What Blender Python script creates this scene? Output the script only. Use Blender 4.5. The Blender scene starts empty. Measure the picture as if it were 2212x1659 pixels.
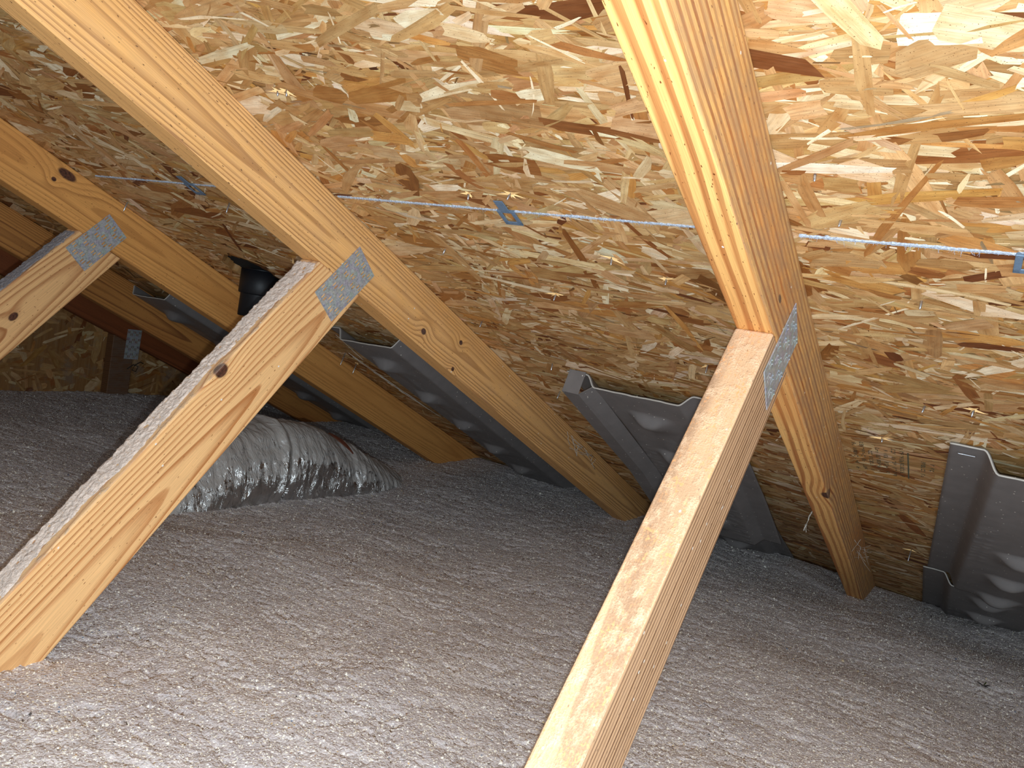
import bpy, math, random
import numpy as np
from mathutils import Matrix, Vector

# ------------------------------------------------------------------ camera, light, exposure
S = bpy.context.scene
C = S.collection
PT = math.radians(22.62)                    # roof pitch 5/12
CP, SP = math.cos(PT), math.sin(PT)
Z0 = 1.0                                    # height of the roof-deck origin above the ceiling board
CAM_ROT = np.array([1.16959, 0.60458, -0.16161])
CAM_S = (0.19243, -0.66014, 0.41296)        # camera: across, down the slope, below the deck (m)
FPX = 1687.24


def D2W(x, s, n):
    """x across the trusses, s down the roof slope, n inward from the deck -> world."""
    return Vector((x, s * CP - n * SP, Z0 - s * SP - n * CP))


def rodr(r):
    th = np.linalg.norm(r); k = r / th
    K = np.array([[0, -k[2], k[1]], [k[2], 0, -k[0]], [-k[1], k[0], 0]])
    return np.eye(3) + np.sin(th) * K + (1 - np.cos(th)) * K @ K


R = rodr(CAM_ROT)                           # rows: right, down, forward in (x, s, out)
TOW = np.array([[1, 0, 0], [0, CP, SP], [0, -SP, CP]])   # (x,s,out)->world
rx, ry, rz = (TOW @ R[0], TOW @ R[1], TOW @ R[2])
cam_d = bpy.data.cameras.new('camera')
cam = bpy.data.objects.new('camera', cam_d); C.objects.link(cam)
cam_loc = D2W(*CAM_S)
cam.matrix_world = Matrix(((rx[0], -ry[0], -rz[0], cam_loc[0]), (rx[1], -ry[1], -rz[1], cam_loc[1]),
                           (rx[2], -ry[2], -rz[2], cam_loc[2]), (0, 0, 0, 1)))
cam_d.sensor_width = 36.0
cam_d.lens = 36.0 * FPX / 2212.0
cam_d.clip_start = 0.02
S.camera = cam

w = bpy.data.worlds.new('world'); S.world = w; w.use_nodes = True
w.node_tree.nodes['Background'].inputs[0].default_value = (0.82, 0.92, 1.0, 1)
w.node_tree.nodes['Background'].inputs[1].default_value = 0.26

fl = bpy.data.lights.new('phone_flash', 'POINT'); fl.energy = 33.0; fl.color = (0.76, 0.905, 1.0)
fl.shadow_soft_size = 0.004
flo = bpy.data.objects.new('phone_flash', fl); C.objects.link(flo)
v = rx * -0.010 + ry * 0.030 + rz * 0.004
flo.location = cam_loc + Vector(v)
# unseen soft fill lamp, added behind the camera to brighten the distant parts
hl = bpy.data.lights.new('fill_light', 'POINT'); hl.energy = 54.0; hl.color = (0.76, 0.905, 1.0); hl.shadow_soft_size = 0.5
hlo = bpy.data.objects.new('fill_light', hl); C.objects.link(hlo)
hlo.location = cam_loc + Vector(rx * 0.14 + ry * 0.08 - rz * 0.95)

S.view_settings.view_transform = 'Standard'; S.view_settings.look = 'None'
S.view_settings.gamma = 1.0; S.view_settings.use_curve_mapping = False
S.view_settings.exposure = 0.0

TX = [0.0, -0.6096, -1.24638, -1.82508, -2.26633]   # right faces of the five trusses
TH, DP = 0.038, 0.089
rng = np.random.default_rng(7)
random.seed(5)


def lin(c):
    return tuple(((v / 255) / 12.92 if v / 255 <= .04045 else (((v / 255) + .055) / 1.055) ** 2.4) for v in c) + (1.0,)


# ------------------------------------------------------------------ node helper
class NT:
    def __init__(s, name):
        s.m = bpy.data.materials.new(name); s.m.use_nodes = True
        s.t = s.m.node_tree; s.b = s.t.nodes['Principled BSDF']
    def nd(s, k): return s.t.nodes.new(k)
    def put(s, a, sock):
        if hasattr(a, 'is_output') or isinstance(a, bpy.types.NodeSocket): s.t.links.new(a, sock)
        else: sock.default_value = a
    def M(s, op, a, b=0.0, c=0.0, clamp=False):
        n = s.nd('ShaderNodeMath'); n.operation = op; n.use_clamp = clamp
        s.put(a, n.inputs[0]); s.put(b, n.inputs[1]); s.put(c, n.inputs[2]); return n.outputs[0]
    def V(s, x, y, z):
        n = s.nd('ShaderNodeCombineXYZ'); s.put(x, n.inputs[0]); s.put(y, n.inputs[1]); s.put(z, n.inputs[2]); return n.outputs[0]
    def sep(s, v):
        n = s.nd('ShaderNodeSeparateXYZ'); s.put(v, n.inputs[0]); return n.outputs
    def obj(s): return s.nd('ShaderNodeTexCoord').outputs['Object']
    def scale(s, v, sc, off=(0, 0, 0)):
        n = s.nd('ShaderNodeVectorMath'); n.operation = 'MULTIPLY_ADD'
        s.put(v, n.inputs[0]); n.inputs[1].default_value = sc; n.inputs[2].default_value = off; return n.outputs[0]
    def noise(s, v, scale=1.0, det=2.0, rough=.5, dist=0.0):
        n = s.nd('ShaderNodeTexNoise'); s.put(v, n.inputs['Vector']); n.inputs['Scale'].default_value = scale
        n.inputs['Detail'].default_value = det; n.inputs['Roughness'].default_value = rough
        n.inputs['Distortion'].default_value = dist; return n.outputs[0]
    def vor(s, v, scale=1.0, feat='F1', rnd=1.0):
        n = s.nd('ShaderNodeTexVoronoi'); n.feature = feat; s.put(v, n.inputs['Vector'])
        n.inputs['Scale'].default_value = scale; n.inputs['Randomness'].default_value = rnd; return n.outputs
    def ramp(s, f, pts, interp='LINEAR'):
        n = s.nd('ShaderNodeValToRGB'); s.put(f, n.inputs[0]); e = n.color_ramp.elements; n.color_ramp.interpolation = interp
        while len(e) < len(pts): e.new(0.5)
        for i, (p, c) in enumerate(pts):
            e[i].position = p; e[i].color = c if isinstance(c, tuple) else (c, c, c, 1)
        return n.outputs[0]
    def mix(s, f, a, b, mode='MIX'):
        n = s.nd('ShaderNodeMix'); n.data_type = 'RGBA'; n.blend_type = mode
        s.put(f, n.inputs[0]); s.put(a, n.inputs[6]); s.put(b, n.inputs[7]); return n.outputs[2]
    def sm(s, x, a, b):
        n = s.nd('ShaderNodeMapRange'); n.interpolation_type = 'SMOOTHSTEP'
        s.put(x, n.inputs[0]); n.inputs[1].default_value = a; n.inputs[2].default_value = b; return n.outputs[0]
    def bump(s, h, dist, strength=1.0, normal=None):
        n = s.nd('ShaderNodeBump'); s.put(h, n.inputs['Height']); n.inputs['Distance'].default_value = dist
        n.inputs['Strength'].default_value = strength
        if normal is not None: s.put(normal, n.inputs['Normal'])
        return n.outputs[0]
    def fin(s, col, rough=.6, metal=0.0, normal=None, spec=.3):
        s.put(col, s.b.inputs['Base Color']); s.put(rough, s.b.inputs['Roughness']); s.put(metal, s.b.inputs['Metallic'])
        s.b.inputs['Specular IOR Level'].default_value = spec
        if normal is not None: s.put(normal, s.b.inputs['Normal'])
        return s.m


def wood(name, early, late, spacing, pith, taper=0.0, wob=.006, knots=(), seed=0.0, dust=0.0, overcol=(150, 140, 135),
         sidetone=0.0, sharp=.88, stain=None, strength=1.0, spots=0.0, ripple=0.0):
    """growth rings of a sawn board: Y runs along the board, X is its thickness, Z its depth."""
    t = NT(name); o = t.obj(); x, y, z = t.sep(o)
    nl = t.M('SUBTRACT', t.noise(t.scale(o, (5, 1.6, 5), (seed, seed * 2, 0)), 1, 2), .5)
    r = t.M('SQRT', t.M('ADD', t.M('POWER', t.M('ABSOLUTE', t.M('SUBTRACT', x, pith[0])), 2.0), t.M('POWER', t.M('ABSOLUTE', t.M('SUBTRACT', z, pith[1])), 2.0)))
    r = t.M('ADD', r, t.M('MULTIPLY', y, taper)); r = t.M('MULTIPLY_ADD', nl, wob * 2, r)
    nf = t.M('SUBTRACT', t.noise(t.scale(o, (60, 7, 60), (seed, 0, 3)), 1, 3), .5)
    r = t.M('MULTIPLY_ADD', nf, spacing * .38, r)
    kmask = None
    for (ky, kx, kz, kr, kl) in knots:
        dy = t.M('DIVIDE', t.M('SUBTRACT', y, ky), kl)
        d = t.M('SQRT', t.M('ADD', t.M('ADD', t.M('POWER', t.M('ABSOLUTE', dy), 2.0), t.M('POWER', t.M('ABSOLUTE', t.M('SUBTRACT', x, kx)), 2.0)), t.M('POWER', t.M('ABSOLUTE', t.M('SUBTRACT', z, kz)), 2.0)))
        dn = t.M('DIVIDE', d, kr)
        g = t.M('EXPONENT', t.M('MULTIPLY', t.M('POWER', dn, 2.0), -.13))
        r = t.M('MULTIPLY_ADD', g, kr * .7, r)
        km = t.M('SUBTRACT', 1.0, t.sm(dn, .75, 1.1))
        kmask = km if kmask is None else t.M('MAXIMUM', kmask, km)
    q = t.M('DIVIDE', r, spacing); f = t.M('FRACT', q)
    wn = t.nd('ShaderNodeTexWhiteNoise'); wn.noise_dimensions = '1D'; t.put(t.M('FLOOR', q), wn.inputs['W'])
    st = t.M('MULTIPLY_ADD', wn.outputs[0], .5 * strength, .5 * strength)
    pr = t.ramp(f, [(0, 0.12), (.45, .12), (sharp, 1.0), (.96, .8), (1.0, 0.12)])
    pr = t.M('MULTIPLY', pr, st)
    col = t.mix(pr, lin(early), lin(late))
    if stain:
        sn = t.sm(t.noise(t.scale(o, (9, 2.2, 9), (seed + 5, 2, 1)), 1, 2), .5, .72)
        col = t.mix(t.M('MULTIPLY', sn, .6), col, lin(stain))
    fib = t.noise(t.scale(o, (900, 14, 900)), 1, 2, .6)
    col = t.mix(1.0, col, t.ramp(fib, [(.25, .80), (.7, 1.12)]), 'MULTIPLY')
    pit = t.noise(t.scale(o, (500, 160, 500)), 1, 1)
    col = t.mix(t.sm(pit, .70, .76), col, lin(tuple(int(c * .75) for c in late)))
    if kmask is not None:
        kn = t.noise(t.scale(o, (300, 200, 300)), 1, 3)
        kc = t.ramp(kn, [(.3, lin((44, 26, 20))), (.7, lin((100, 60, 42)))])
        col = t.mix(kmask, col, kc)
    if sidetone > 0:
        sd = t.noise(t.scale(o, (70, 22, 70), (3, seed, 1)), 1, 5, .7)
        fx = t.M('GREATER_THAN', t.sep(t.nd('ShaderNodeNewGeometry').outputs['Normal'])[0], .5)
        col = t.mix(t.M('MULTIPLY', t.M('MULTIPLY', t.sm(sd, .28, .68), sidetone), fx), col, lin(overcol))  # mixes a patchy second colour into faces turned towards positive X
    if ripple > 0:
        rp = t.noise(t.scale(o, (420, 240, 420)), 1, 2, .5); r2 = t.noise(t.scale(o, (80, 34, 80), (8, 1, 2)), 1, 4, .6)
        rm = t.M('MULTIPLY', t.M('MULTIPLY', t.sm(rp, .48, .62), t.sm(r2, .42, .62)), t.sm(t.sep(t.nd('ShaderNodeNewGeometry').outputs['Normal'])[2], .18, .34))
        col = t.mix(t.M('MULTIPLY', rm, ripple), col, lin((232, 150, 78)))
    if spots > 0:
        vo = t.vor(t.scale(o, (260, 200, 260)), 1)
        rr = t.sep(vo['Color'])[0]
        sp = t.M('MULTIPLY', t.M('LESS_THAN', vo['Distance'], .28), t.M('GREATER_THAN', rr, 1 - spots))
        col = t.mix(sp, col, lin((226, 218, 208)))
    if dust > 0:
        nz = t.sep(t.nd('ShaderNodeNewGeometry').outputs['Normal'])[2]
        dn1 = t.noise(t.scale(o, (95, 55, 95), (seed, 1, 9)), 1, 6, .62)
        up = t.sm(nz, .18, .34)
        dm = t.M('MULTIPLY', t.M('MULTIPLY_ADD', t.sm(dn1, .60 - dust * .35, .86 - dust * .35), .88 - dust * .7, dust * .7), up)
        gr = t.noise(t.scale(o, (600, 600, 600)), 1, 2)
        dc = t.mix(1.0, lin(overcol), t.ramp(gr, [(.3, .82), (.7, 1.14)]), 'MULTIPLY')
        col = t.mix(dm, col, dc)
        hb = t.M('ADD', t.M('MULTIPLY', pr, -.25), t.M('MULTIPLY', dm, t.M('MULTIPLY_ADD', gr, 1.2, .8)))
    else:
        hb = t.M('MULTIPLY', pr, -.25)
    hb = t.M('ADD', hb, t.M('MULTIPLY', fib, .25))
    return t.fin(col, .62, 0.0, t.bump(hb, .0009), .28)


def osb_mat(name, tint=(1, 1, 1), dusty=0.0):
    t = NT(name)
    a = t.nd('ShaderNodeAttribute'); a.attribute_name = 'flake'
    uv = t.nd('ShaderNodeUVMap').outputs[0]
    g = t.noise(t.scale(uv, (14, 420, 1)), 1, 4, .62)
    g2 = t.noise(t.scale(uv, (40, 90, 1)), 1, 3)
    col = t.mix(1.0, a.outputs['Color'], t.ramp(g, [(.28, .74), (.5, 1.0), (.75, 1.14)]), 'MULTIPLY')
    col = t.mix(1.0, col, t.ramp(g2, [(.3, lin((225, 205, 185))), (.65, lin((255, 255, 255)))]), 'MULTIPLY')
    o = t.obj()
    sp = t.noise(o, 900, 1); col = t.mix(t.sm(sp, .68, .76), col, lin((96, 58, 28)))
    if dusty:
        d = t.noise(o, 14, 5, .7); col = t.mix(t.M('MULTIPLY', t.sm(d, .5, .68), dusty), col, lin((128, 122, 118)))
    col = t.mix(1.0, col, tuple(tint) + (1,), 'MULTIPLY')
    rg = t.ramp(g2, [(.3, .42), (.7, .65)])
    return t.fin(col, rg, 0, t.bump(t.M('ADD', g, g2), .0005), .35)


def insul_mat():
    t = NT('blown_insulation'); o = t.obj()
    a = t.noise(o, 9, 4, .6); b = t.noise(o, 160, 3, .6); c = t.noise(o, 700, 2)
    col = t.ramp(a, [(.3, lin((190, 181, 182))), (.7, lin((206, 197, 196)))])
    col = t.mix(1.0, col, t.ramp(b, [(.3, .86), (.7, 1.10)]), 'MULTIPLY')
    col = t.mix(1.0, col, t.ramp(c, [(.3, .85), (.7, 1.12)]), 'MULTIPLY')
    for sc, th, dd, cc in ((340, .60, .36, (255, 250, 236)), (190, .84, .34, (255, 251, 240)), (240, .97, .3, (206, 176, 136)), (210, .985, .28, (120, 136, 160)), (150, .985, .25, (110, 102, 98))):
        vo = t.vor(o, sc); rr = t.sep(vo['Color'])[0]
        m = t.M('MULTIPLY', t.M('SUBTRACT', 1.0, t.sm(vo['Distance'], dd * .7, dd)), t.M('GREATER_THAN', rr, th))
        col = t.mix(m, col, lin(cc))
    v2 = t.vor(o, 260); v3 = t.vor(o, 520)
    pel = t.M('MULTIPLY', t.M('MULTIPLY', v2['Distance'], v2['Distance']), -2.2)
    pel3 = t.M('MULTIPLY', t.M('MULTIPLY', v3['Distance'], v3['Distance']), -1.2)
    h = t.M('ADD', t.M('MULTIPLY', b, .25), t.M('ADD', t.M('MULTIPLY', c, .25), t.M('ADD', pel, pel3)))
    return t.fin(col, .97, 0, t.bump(h, .0005), .0)


def simple(name, col, rough=.5, metal=0.0, nscale=0, amp=.15, bumpd=0.0, spec=.4, specks=0.0):
    t = NT(name); o = t.obj(); c = lin(col)
    nrm = None
    if nscale:
        n = t.noise(o, nscale, 4, .6)
        c = t.mix(1.0, c, t.ramp(n, [(.3, 1 - amp), (.7, 1 + amp)]), 'MULTIPLY')
        if bumpd: nrm = t.bump(n, bumpd)
    if specks:
        vo = t.vor(o, 240); rr = t.sep(vo['Color'])[0]
        c = t.mix(t.M('MULTIPLY', t.M('LESS_THAN', vo['Distance'], .25), t.M('GREATER_THAN', rr, 1 - specks)), c, lin((235, 228, 215)))
    return t.fin(c, rough, metal, nrm, spec)


def foil_mat():
    t = NT('duct_foil'); o = t.obj()
    n = t.noise(t.scale(o, (22, 60, 22)), 1, 5, .62, 1.2); n2 = t.noise(t.scale(o, (60, 260, 60)), 1, 4, .6, .6)
    nz = t.sep(t.nd('ShaderNodeNewGeometry').outputs['Normal'])[2]
    dn = t.noise(o, 55, 6, .72)
    dm = t.sm(t.M('ADD', t.M('MULTIPLY', nz, .45), dn), .54, .82)
    col = t.mix(dm, lin((204, 202, 200)), lin((172, 164, 158)))
    rough = t.ramp(dm, [(0, .22), (1, .9)])
    metal = t.M('SUBTRACT', 1.0, dm)
    return t.fin(col, rough, metal, t.bump(t.M('ADD', n, t.M('MULTIPLY', n2, .15)), .006), .5)


def dust_mat(name, col):
    t = NT(name); o = t.obj()
    a = t.noise(o, 260, 3, .6); b = t.noise(o, 40, 3)
    c = t.mix(1.0, lin(col), t.ramp(a, [(.3, .80), (.7, 1.15)]), 'MULTIPLY')
    c = t.mix(1.0, c, t.ramp(b, [(.3, .92), (.7, 1.06)]), 'MULTIPLY')
    vo = t.vor(o, 300); rr = t.sep(vo['Color'])[0]
    c = t.mix(t.M('MULTIPLY', t.M('LESS_THAN', vo['Distance'], .3), t.M('GREATER_THAN', rr, .75)), c, lin((205, 180, 160)))
    return t.fin(c, .95, 0, t.bump(a, .002), .1)


def plate_mat():
    t = NT('galvanized_steel'); o = t.obj()
    a = t.noise(o, 320, 4, .7); b = t.vor(o, 160)
    c = t.ramp(a, [(.3, lin((128, 130, 134))), (.7, lin((184, 185, 186)))])
    c = t.mix(.25, c, b['Color']); c = t.mix(.75, c, t.ramp(a, [(.3, lin((126, 127, 130))), (.7, lin((184, 184, 184)))]))
    return t.fin(c, t.ramp(a, [(.3, .35), (.7, .6)]), .22, t.bump(a, .0004), .5)


# ------------------------------------------------------------------ object helpers
def link(name, me, parent=None, mat=None):
    o = bpy.data.objects.new(name, me); C.objects.link(o)
    if parent is not None: o.parent = parent
    if mat is not None and me is not None:
        for m in (mat if isinstance(mat, (list, tuple)) else [mat]): me.materials.append(m)
    return o


def mesh(name, verts, faces, mat=None, parent=None, smooth=False):
    me = bpy.data.meshes.new(name); me.from_pydata([tuple(v) for v in verts], [], [tuple(f) for f in faces]); me.update()
    o = link(name, me, parent, mat)
    if smooth: me.polygons.foreach_set('use_smooth', [True] * len(me.polygons))
    return o


def tag(o, label=None, cat=None, group=None, kind=None):
    if label: o['label'] = label
    if cat: o['category'] = cat
    if group: o['group'] = group
    if kind: o['kind'] = kind
    return o


def empty(name, loc, rx_=0.0, rz_=0.0):
    o = bpy.data.objects.new(name, None); C.objects.link(o); o.empty_display_size = .05
    o.location = loc; o.rotation_euler = (rx_, 0, rz_); return o


def deckframe(o, x=0, s=0, n=0):
    o.location = D2W(x, s, n); o.rotation_euler = (-PT, 0, 0); return o


def bevel(o, w_=.0025, seg=3):
    m = o.modifiers.new('bevel', 'BEVEL'); m.width = w_; m.segments = seg; m.limit_method = 'ANGLE'; m.angle_limit = .6
    return o


def tube(pts, rad, seg=8, cap=True):
    """tube along points; rad may be a list."""
    P = [Vector(p) for p in pts]; n = len(P); rad = rad if isinstance(rad, (list, tuple)) else [rad] * n
    V_, F_ = [], []
    up = Vector((0.3, 0.2, 1)).normalized()
    for i, p in enumerate(P):
        d = (P[min(i + 1, n - 1)] - P[max(i - 1, 0)]).normalized()
        a = d.cross(up)
        if a.length < .05: a = d.cross(Vector((1, 0, 0)))
        a.normalize(); b = d.cross(a)
        for j in range(seg):
            t_ = 2 * math.pi * j / seg; V_.append(p + (a * math.cos(t_) + b * math.sin(t_)) * rad[i])
    for i in range(n - 1):
        for j in range(seg):
            a0 = i * seg + j; a1 = i * seg + (j + 1) % seg
            F_.append((a0, a1, a1 + seg, a0 + seg))
    if cap: F_.append(tuple(range(seg))[::-1]); F_.append(tuple(range((n - 1) * seg, n * seg)))
    return V_, F_


def vnoise(x, y, seed=0):
    """smooth value noise on arrays, range -1..1"""
    g = np.random.default_rng(seed).uniform(-1, 1, (256, 256))
    xi = np.floor(x).astype(int); yi = np.floor(y).astype(int); fx = x - xi; fy = y - yi
    fx = fx * fx * fx * (fx * (fx * 6 - 15) + 10); fy = fy * fy * fy * (fy * (fy * 6 - 15) + 10)
    a = g[xi & 255, yi & 255]; b = g[(xi + 1) & 255, yi & 255]; c = g[xi & 255, (yi + 1) & 255]; d = g[(xi + 1) & 255, (yi + 1) & 255]
    return (a * (1 - fx) + b * fx) * (1 - fy) + (c * (1 - fx) + d * fx) * fy


def fbm(x, y, seed=0, oc=4, gain=.5):
    r = 0; a = 1
    for i in range(oc): r = r + a * vnoise(x * 2 ** i, y * 2 ** i, seed + i); a *= gain
    return r


def grid_mesh(name, X, Y, Z, mat, parent=None, mask=None):
    """heightfield from 2-D arrays"""
    nr, nc = X.shape
    co = np.stack([X, Y, Z], -1).reshape(-1, 3).astype(np.float32)
    idx = np.arange(nr * nc).reshape(nr, nc)
    q = np.stack([idx[:-1, :-1], idx[:-1, 1:], idx[1:, 1:], idx[1:, :-1]], -1)
    q = q.reshape(-1, 4) if mask is None else q[mask]
    me = bpy.data.meshes.new(name); me.vertices.add(len(co)); me.vertices.foreach_set('co', co.ravel())
    me.loops.add(q.size); me.loops.foreach_set('vertex_index', q.ravel().astype(np.int32))
    me.polygons.add(len(q)); me.polygons.foreach_set('loop_start', np.arange(0, q.size, 4, dtype=np.int32))
    me.polygons.foreach_set('use_smooth', np.ones(len(q), bool))
    me.update(calc_edges=True); me.validate()
    return link(name, me, parent, mat)


# ------------------------------------------------------------------ materials
M_OSB = osb_mat('strand_board')
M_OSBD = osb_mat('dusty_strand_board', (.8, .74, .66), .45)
M_FELT = simple('roofing_felt', (16, 15, 15), .9)
M_INS = insul_mat()
M_STEEL = plate_mat()
M_NAIL = simple('nail_steel', (188, 190, 196), .28, .9, 400, .1)
M_CLIP = simple('clip_steel', (108, 128, 150), .5, .35, 300, .12)
M_LINT = simple('blue_lint', (178, 186, 200), .95, 0, 500, .35, .002)
M_VENT = simple('grey_foam_sheet', (116, 110, 108), .5, 0, 30, .10, .0003, .45, specks=.035)
M_VENTE = simple('grey_foam_edge', (186, 180, 172), .7, 0, 80, .1)
M_BLACK = simple('black_plastic', (15, 15, 19), .5, 0, 60, .15, 0, .3)
M_FOIL = foil_mat()
M_DUST = dust_mat('settled_dust', (216, 198, 186))
M_DUSTG = dust_mat('grey_settled_dust', (148, 142, 144))
M_SPLIN = simple('fresh_splinter', (232, 190, 130), .7, 0, 300, .12)
M_WEB = simple('spider_silk', (196, 190, 180), .8, 0)
M_LEAF = simple('dark_leaf', (24, 22, 24), .6, 0, 200, .3)
M_LEAFG = simple('olive_leaf', (52, 56, 22), .7, 0, 200, .3)
M_GYP = simple('ceiling_board', (170, 165, 155), .9, 0, 20, .05)
M_INK = simple('faded_stamp_ink', (84, 84, 66), .8, 0, 900, .3)
M_TORN = simple('torn_lining', (96, 48, 30), .8, 0, 200, .3)


# ------------------------------------------------------------------ strand board (flakes are real chips pressed on a panel)
PAL = np.array([lin(c)[:3] for c in ((190, 144, 92), (205, 160, 106), (178, 130, 78), (222, 188, 142), (236, 210, 172),
                                     (196, 138, 72), (168, 110, 56), (140, 84, 38), (112, 60, 26), (206, 166, 118))])
PAL = PAL * np.array([.97, 1.04, 1.12])
PW = np.array([.20, .20, .16, .12, .06, .07, .07, .04, .015, .065])


def flakes(n, u0, u1, v0, v1, Lm, Wm, along, seed, zmax=.0015, hole=None, dens=None):
    r = np.random.default_rng(seed)
    cu = r.uniform(u0, u1, n); cv = r.uniform(v0, v1, n)
    L = np.clip(Lm * np.exp(r.normal(0, .5, n)), .012, .15); W = np.clip(Wm * np.exp(r.normal(0, .6, n)), .0018, .034)
    W = np.minimum(W, L * .7)
    ang = np.where(r.random(n) < along, r.normal(0, .26, n), r.uniform(-1.57, 1.57, n))
    J = lambda s_: r.normal(0, 1, n) * s_
    pu = np.stack([-L / 2 + J(L * .04), -L * .15, L / 2 + J(L * .05), L / 2 + J(L * .07), L / 2 + J(L * .05), L * .12, -L / 2 + J(L * .05), -L / 2 + J(L * .07)], 1)
    tp = r.uniform(.35, 1.0, n); tq = r.uniform(.45, 1.0, n)
    pv = np.stack([-W / 2 * tq, -W / 2 * (1 + J(.06)), -W / 2 * tp, J(W * .12), W / 2 * tp, W / 2 * (1 + J(.06)), W / 2 * tq, J(W * .12)], 1)
    bend = r.normal(0, .05, n)[:, None] * (pu / (L[:, None] / 2)) ** 2 * L[:, None] * .5
    pv2 = pv + bend
    ca, sa = np.cos(ang)[:, None], np.sin(ang)[:, None]
    U = cu[:, None] + pu * ca - pv2 * sa; V_ = cv[:, None] + pu * sa + pv2 * ca
    h = .0001 + r.random(n) * zmax
    tilt = r.normal(0, .012, n)[:, None] * pv + r.normal(0, .003, n)[:, None] * pu
    H = np.clip(h[:, None] + tilt, .00004, .0026)
    col = PAL[r.choice(len(PAL), n, p=PW / PW.sum())] * r.uniform(.86, 1.10, (n, 1)) * (1 + r.normal(0, .03, (n, 3)))
    small = W < .004
    dk = small & (r.random(n) < .35); col[dk] *= .5
    lt = small & (r.random(n) < .35); col[lt] = PAL[4] * r.uniform(.9, 1.1, (lt.sum(), 1))
    uvo = r.uniform(0, 50, (n, 1))
    uv = np.stack([pu + uvo, pv + uvo * 1.7], -1)
    keep = np.ones(n, bool)
    if hole is not None:
        keep &= (np.hypot(U - hole[0], V_ - hole[1]) > hole[2] * .97).all(1)
        keep &= np.hypot(cu - hole[0], cv - hole[1]) > hole[2]
    return U[keep], V_[keep], H[keep], col[keep], uv[keep]


def board_mesh(name, U, V_, H, col, uv, base_v, base_f, base_m, to3, mats):
    """flakes (8-gons) + base faces in one mesh. to3(u,v,h)->xyz arrays"""
    n = len(U); k = U.shape[1]
    P = np.stack(to3(U.ravel(), V_.ravel(), H.ravel()), -1)
    bv = np.array(base_v, float).reshape(-1, 3)
    allv = np.concatenate([P, bv]).astype(np.float32)
    loops = list(); me = bpy.data.meshes.new(name)
    me.vertices.add(len(allv)); me.vertices.foreach_set('co', allv.ravel())
    fl_ = np.arange(n * k, dtype=np.int32)
    bl = np.array([i + n * k for f in base_f for i in f], np.int32)
    tot = np.concatenate([fl_, bl]); me.loops.add(len(tot)); me.loops.foreach_set('vertex_index', tot)
    ls = np.concatenate([np.arange(0, n * k, k), n * k + np.cumsum([0] + [len(f) for f in base_f])[:-1]]).astype(np.int32)
    me.polygons.add(n + len(base_f)); me.polygons.foreach_set('loop_start', ls)
    me.polygons.foreach_set('material_index', np.concatenate([np.zeros(n, np.int32), np.array(base_m, np.int32)]))
    me.update(calc_edges=True)
    at = me.attributes.new('flake', 'FLOAT_COLOR', 'POINT')
    cc = np.ones((len(allv), 4), np.float32); cc[:n * k, :3] = np.repeat(col, k, 0); cc[n * k:, :3] = PAL[2] * .8
    at.data.foreach_set('color', cc.ravel())
    ul = me.uv_layers.new(name='UVMap')
    uu = np.zeros((len(tot), 2), np.float32); uu[:n * k] = uv.reshape(-1, 2); uu[n * k:] = allv[bl][:, :2]
    ul.data.foreach_set('uv', uu.ravel())
    return link(name, me, None, mats)


HOLE = (-1.108, .312, .066)
HX0, HX1, HS0, HS1 = HOLE[0] - .1, HOLE[0] + .1, HOLE[1] - .1, HOLE[1] + .1
DX0, DX1, DS0, DS1 = -2.32, 1.15, -1.7, 2.25


def deck():
    parts = []
    # finer mix close to the camera, coarser far down the slope
    for (n, u0, u1, v0, v1, L, W, al, sd) in ((26000, -1.35, 1.1, -.75, .9, .055, .0105, .62, 1), (15000, -2.3, 1.1, -.75, 2.2, .06, .012, .62, 2),
                                              (9000, -2.3, 1.1, -1.7, -.6, .07, .015, .6, 3), (9000, -1.4, 1.1, .7, 2.1, .05, .009, .7, 4),
                                              (9000, -1.0, 1.0, -.6, .5, .022, .0035, .6, 5)):
        parts.append(flakes(n, u0, u1, v0, v1, L, W, al, sd, hole=HOLE))
    U, V_, H, col, uv = [np.concatenate([p[i] for p in parts]) for i in range(5)]
    bv, bf, bm = [], [], []
    def quad(a, b, c, d, m=0):
        i = len(bv); bv.extend([a, b, c, d]); bf.append((i, i + 1, i + 2, i + 3)); bm.append(m)
    Q = lambda x0, x1, s0, s1: quad((x0, s0, 0), (x1, s0, 0), (x1, s1, 0), (x0, s1, 0))
    Q(DX0, HX0, DS0, DS1); Q(HX1, DX1, DS0, DS1); Q(HX0, HX1, DS0, HS0); Q(HX0, HX1, HS1, DS1)
    N = 64; i0 = len(bv); rr = np.random.default_rng(3)
    for j in range(N):
        t_ = 2 * math.pi * j / N; q = max(abs(math.cos(t_)), abs(math.sin(t_)))
        bv.append((HOLE[0] + .1 * math.cos(t_) / q, HOLE[1] + .1 * math.sin(t_) / q, 0))
    for j in range(N):
        t_ = 2 * math.pi * j / N; rad = HOLE[2] * (.95 + rr.uniform(-.07, .06))
        bv.append((HOLE[0] + rad * math.cos(t_), HOLE[1] + rad * math.sin(t_), 0))
    for j in range(N):
        bv.append((bv[i0 + N + j][0], bv[i0 + N + j][1], .012))
    for j in range(N):
        a, b = j, (j + 1) % N
        bf.append((i0 + a, i0 + b, i0 + N + b, i0 + N + a)); bm.append(0)
        bf.append((i0 + N + a, i0 + N + b, i0 + 2 * N + b, i0 + 2 * N + a)); bm.append(0)
    quad((DX0, DS0, .0125), (DX1, DS0, .0125), (DX1, DS1, .0125), (DX0, DS1, .0125), 1)
    o = board_mesh('ceiling', U, V_, H, col, uv, bv, bf, bm, lambda u, v, h: (u, v, -h), [M_OSB, M_FELT])
    deckframe(o); tag(o, kind='structure')
    return o


deck_o = deck()


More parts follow.
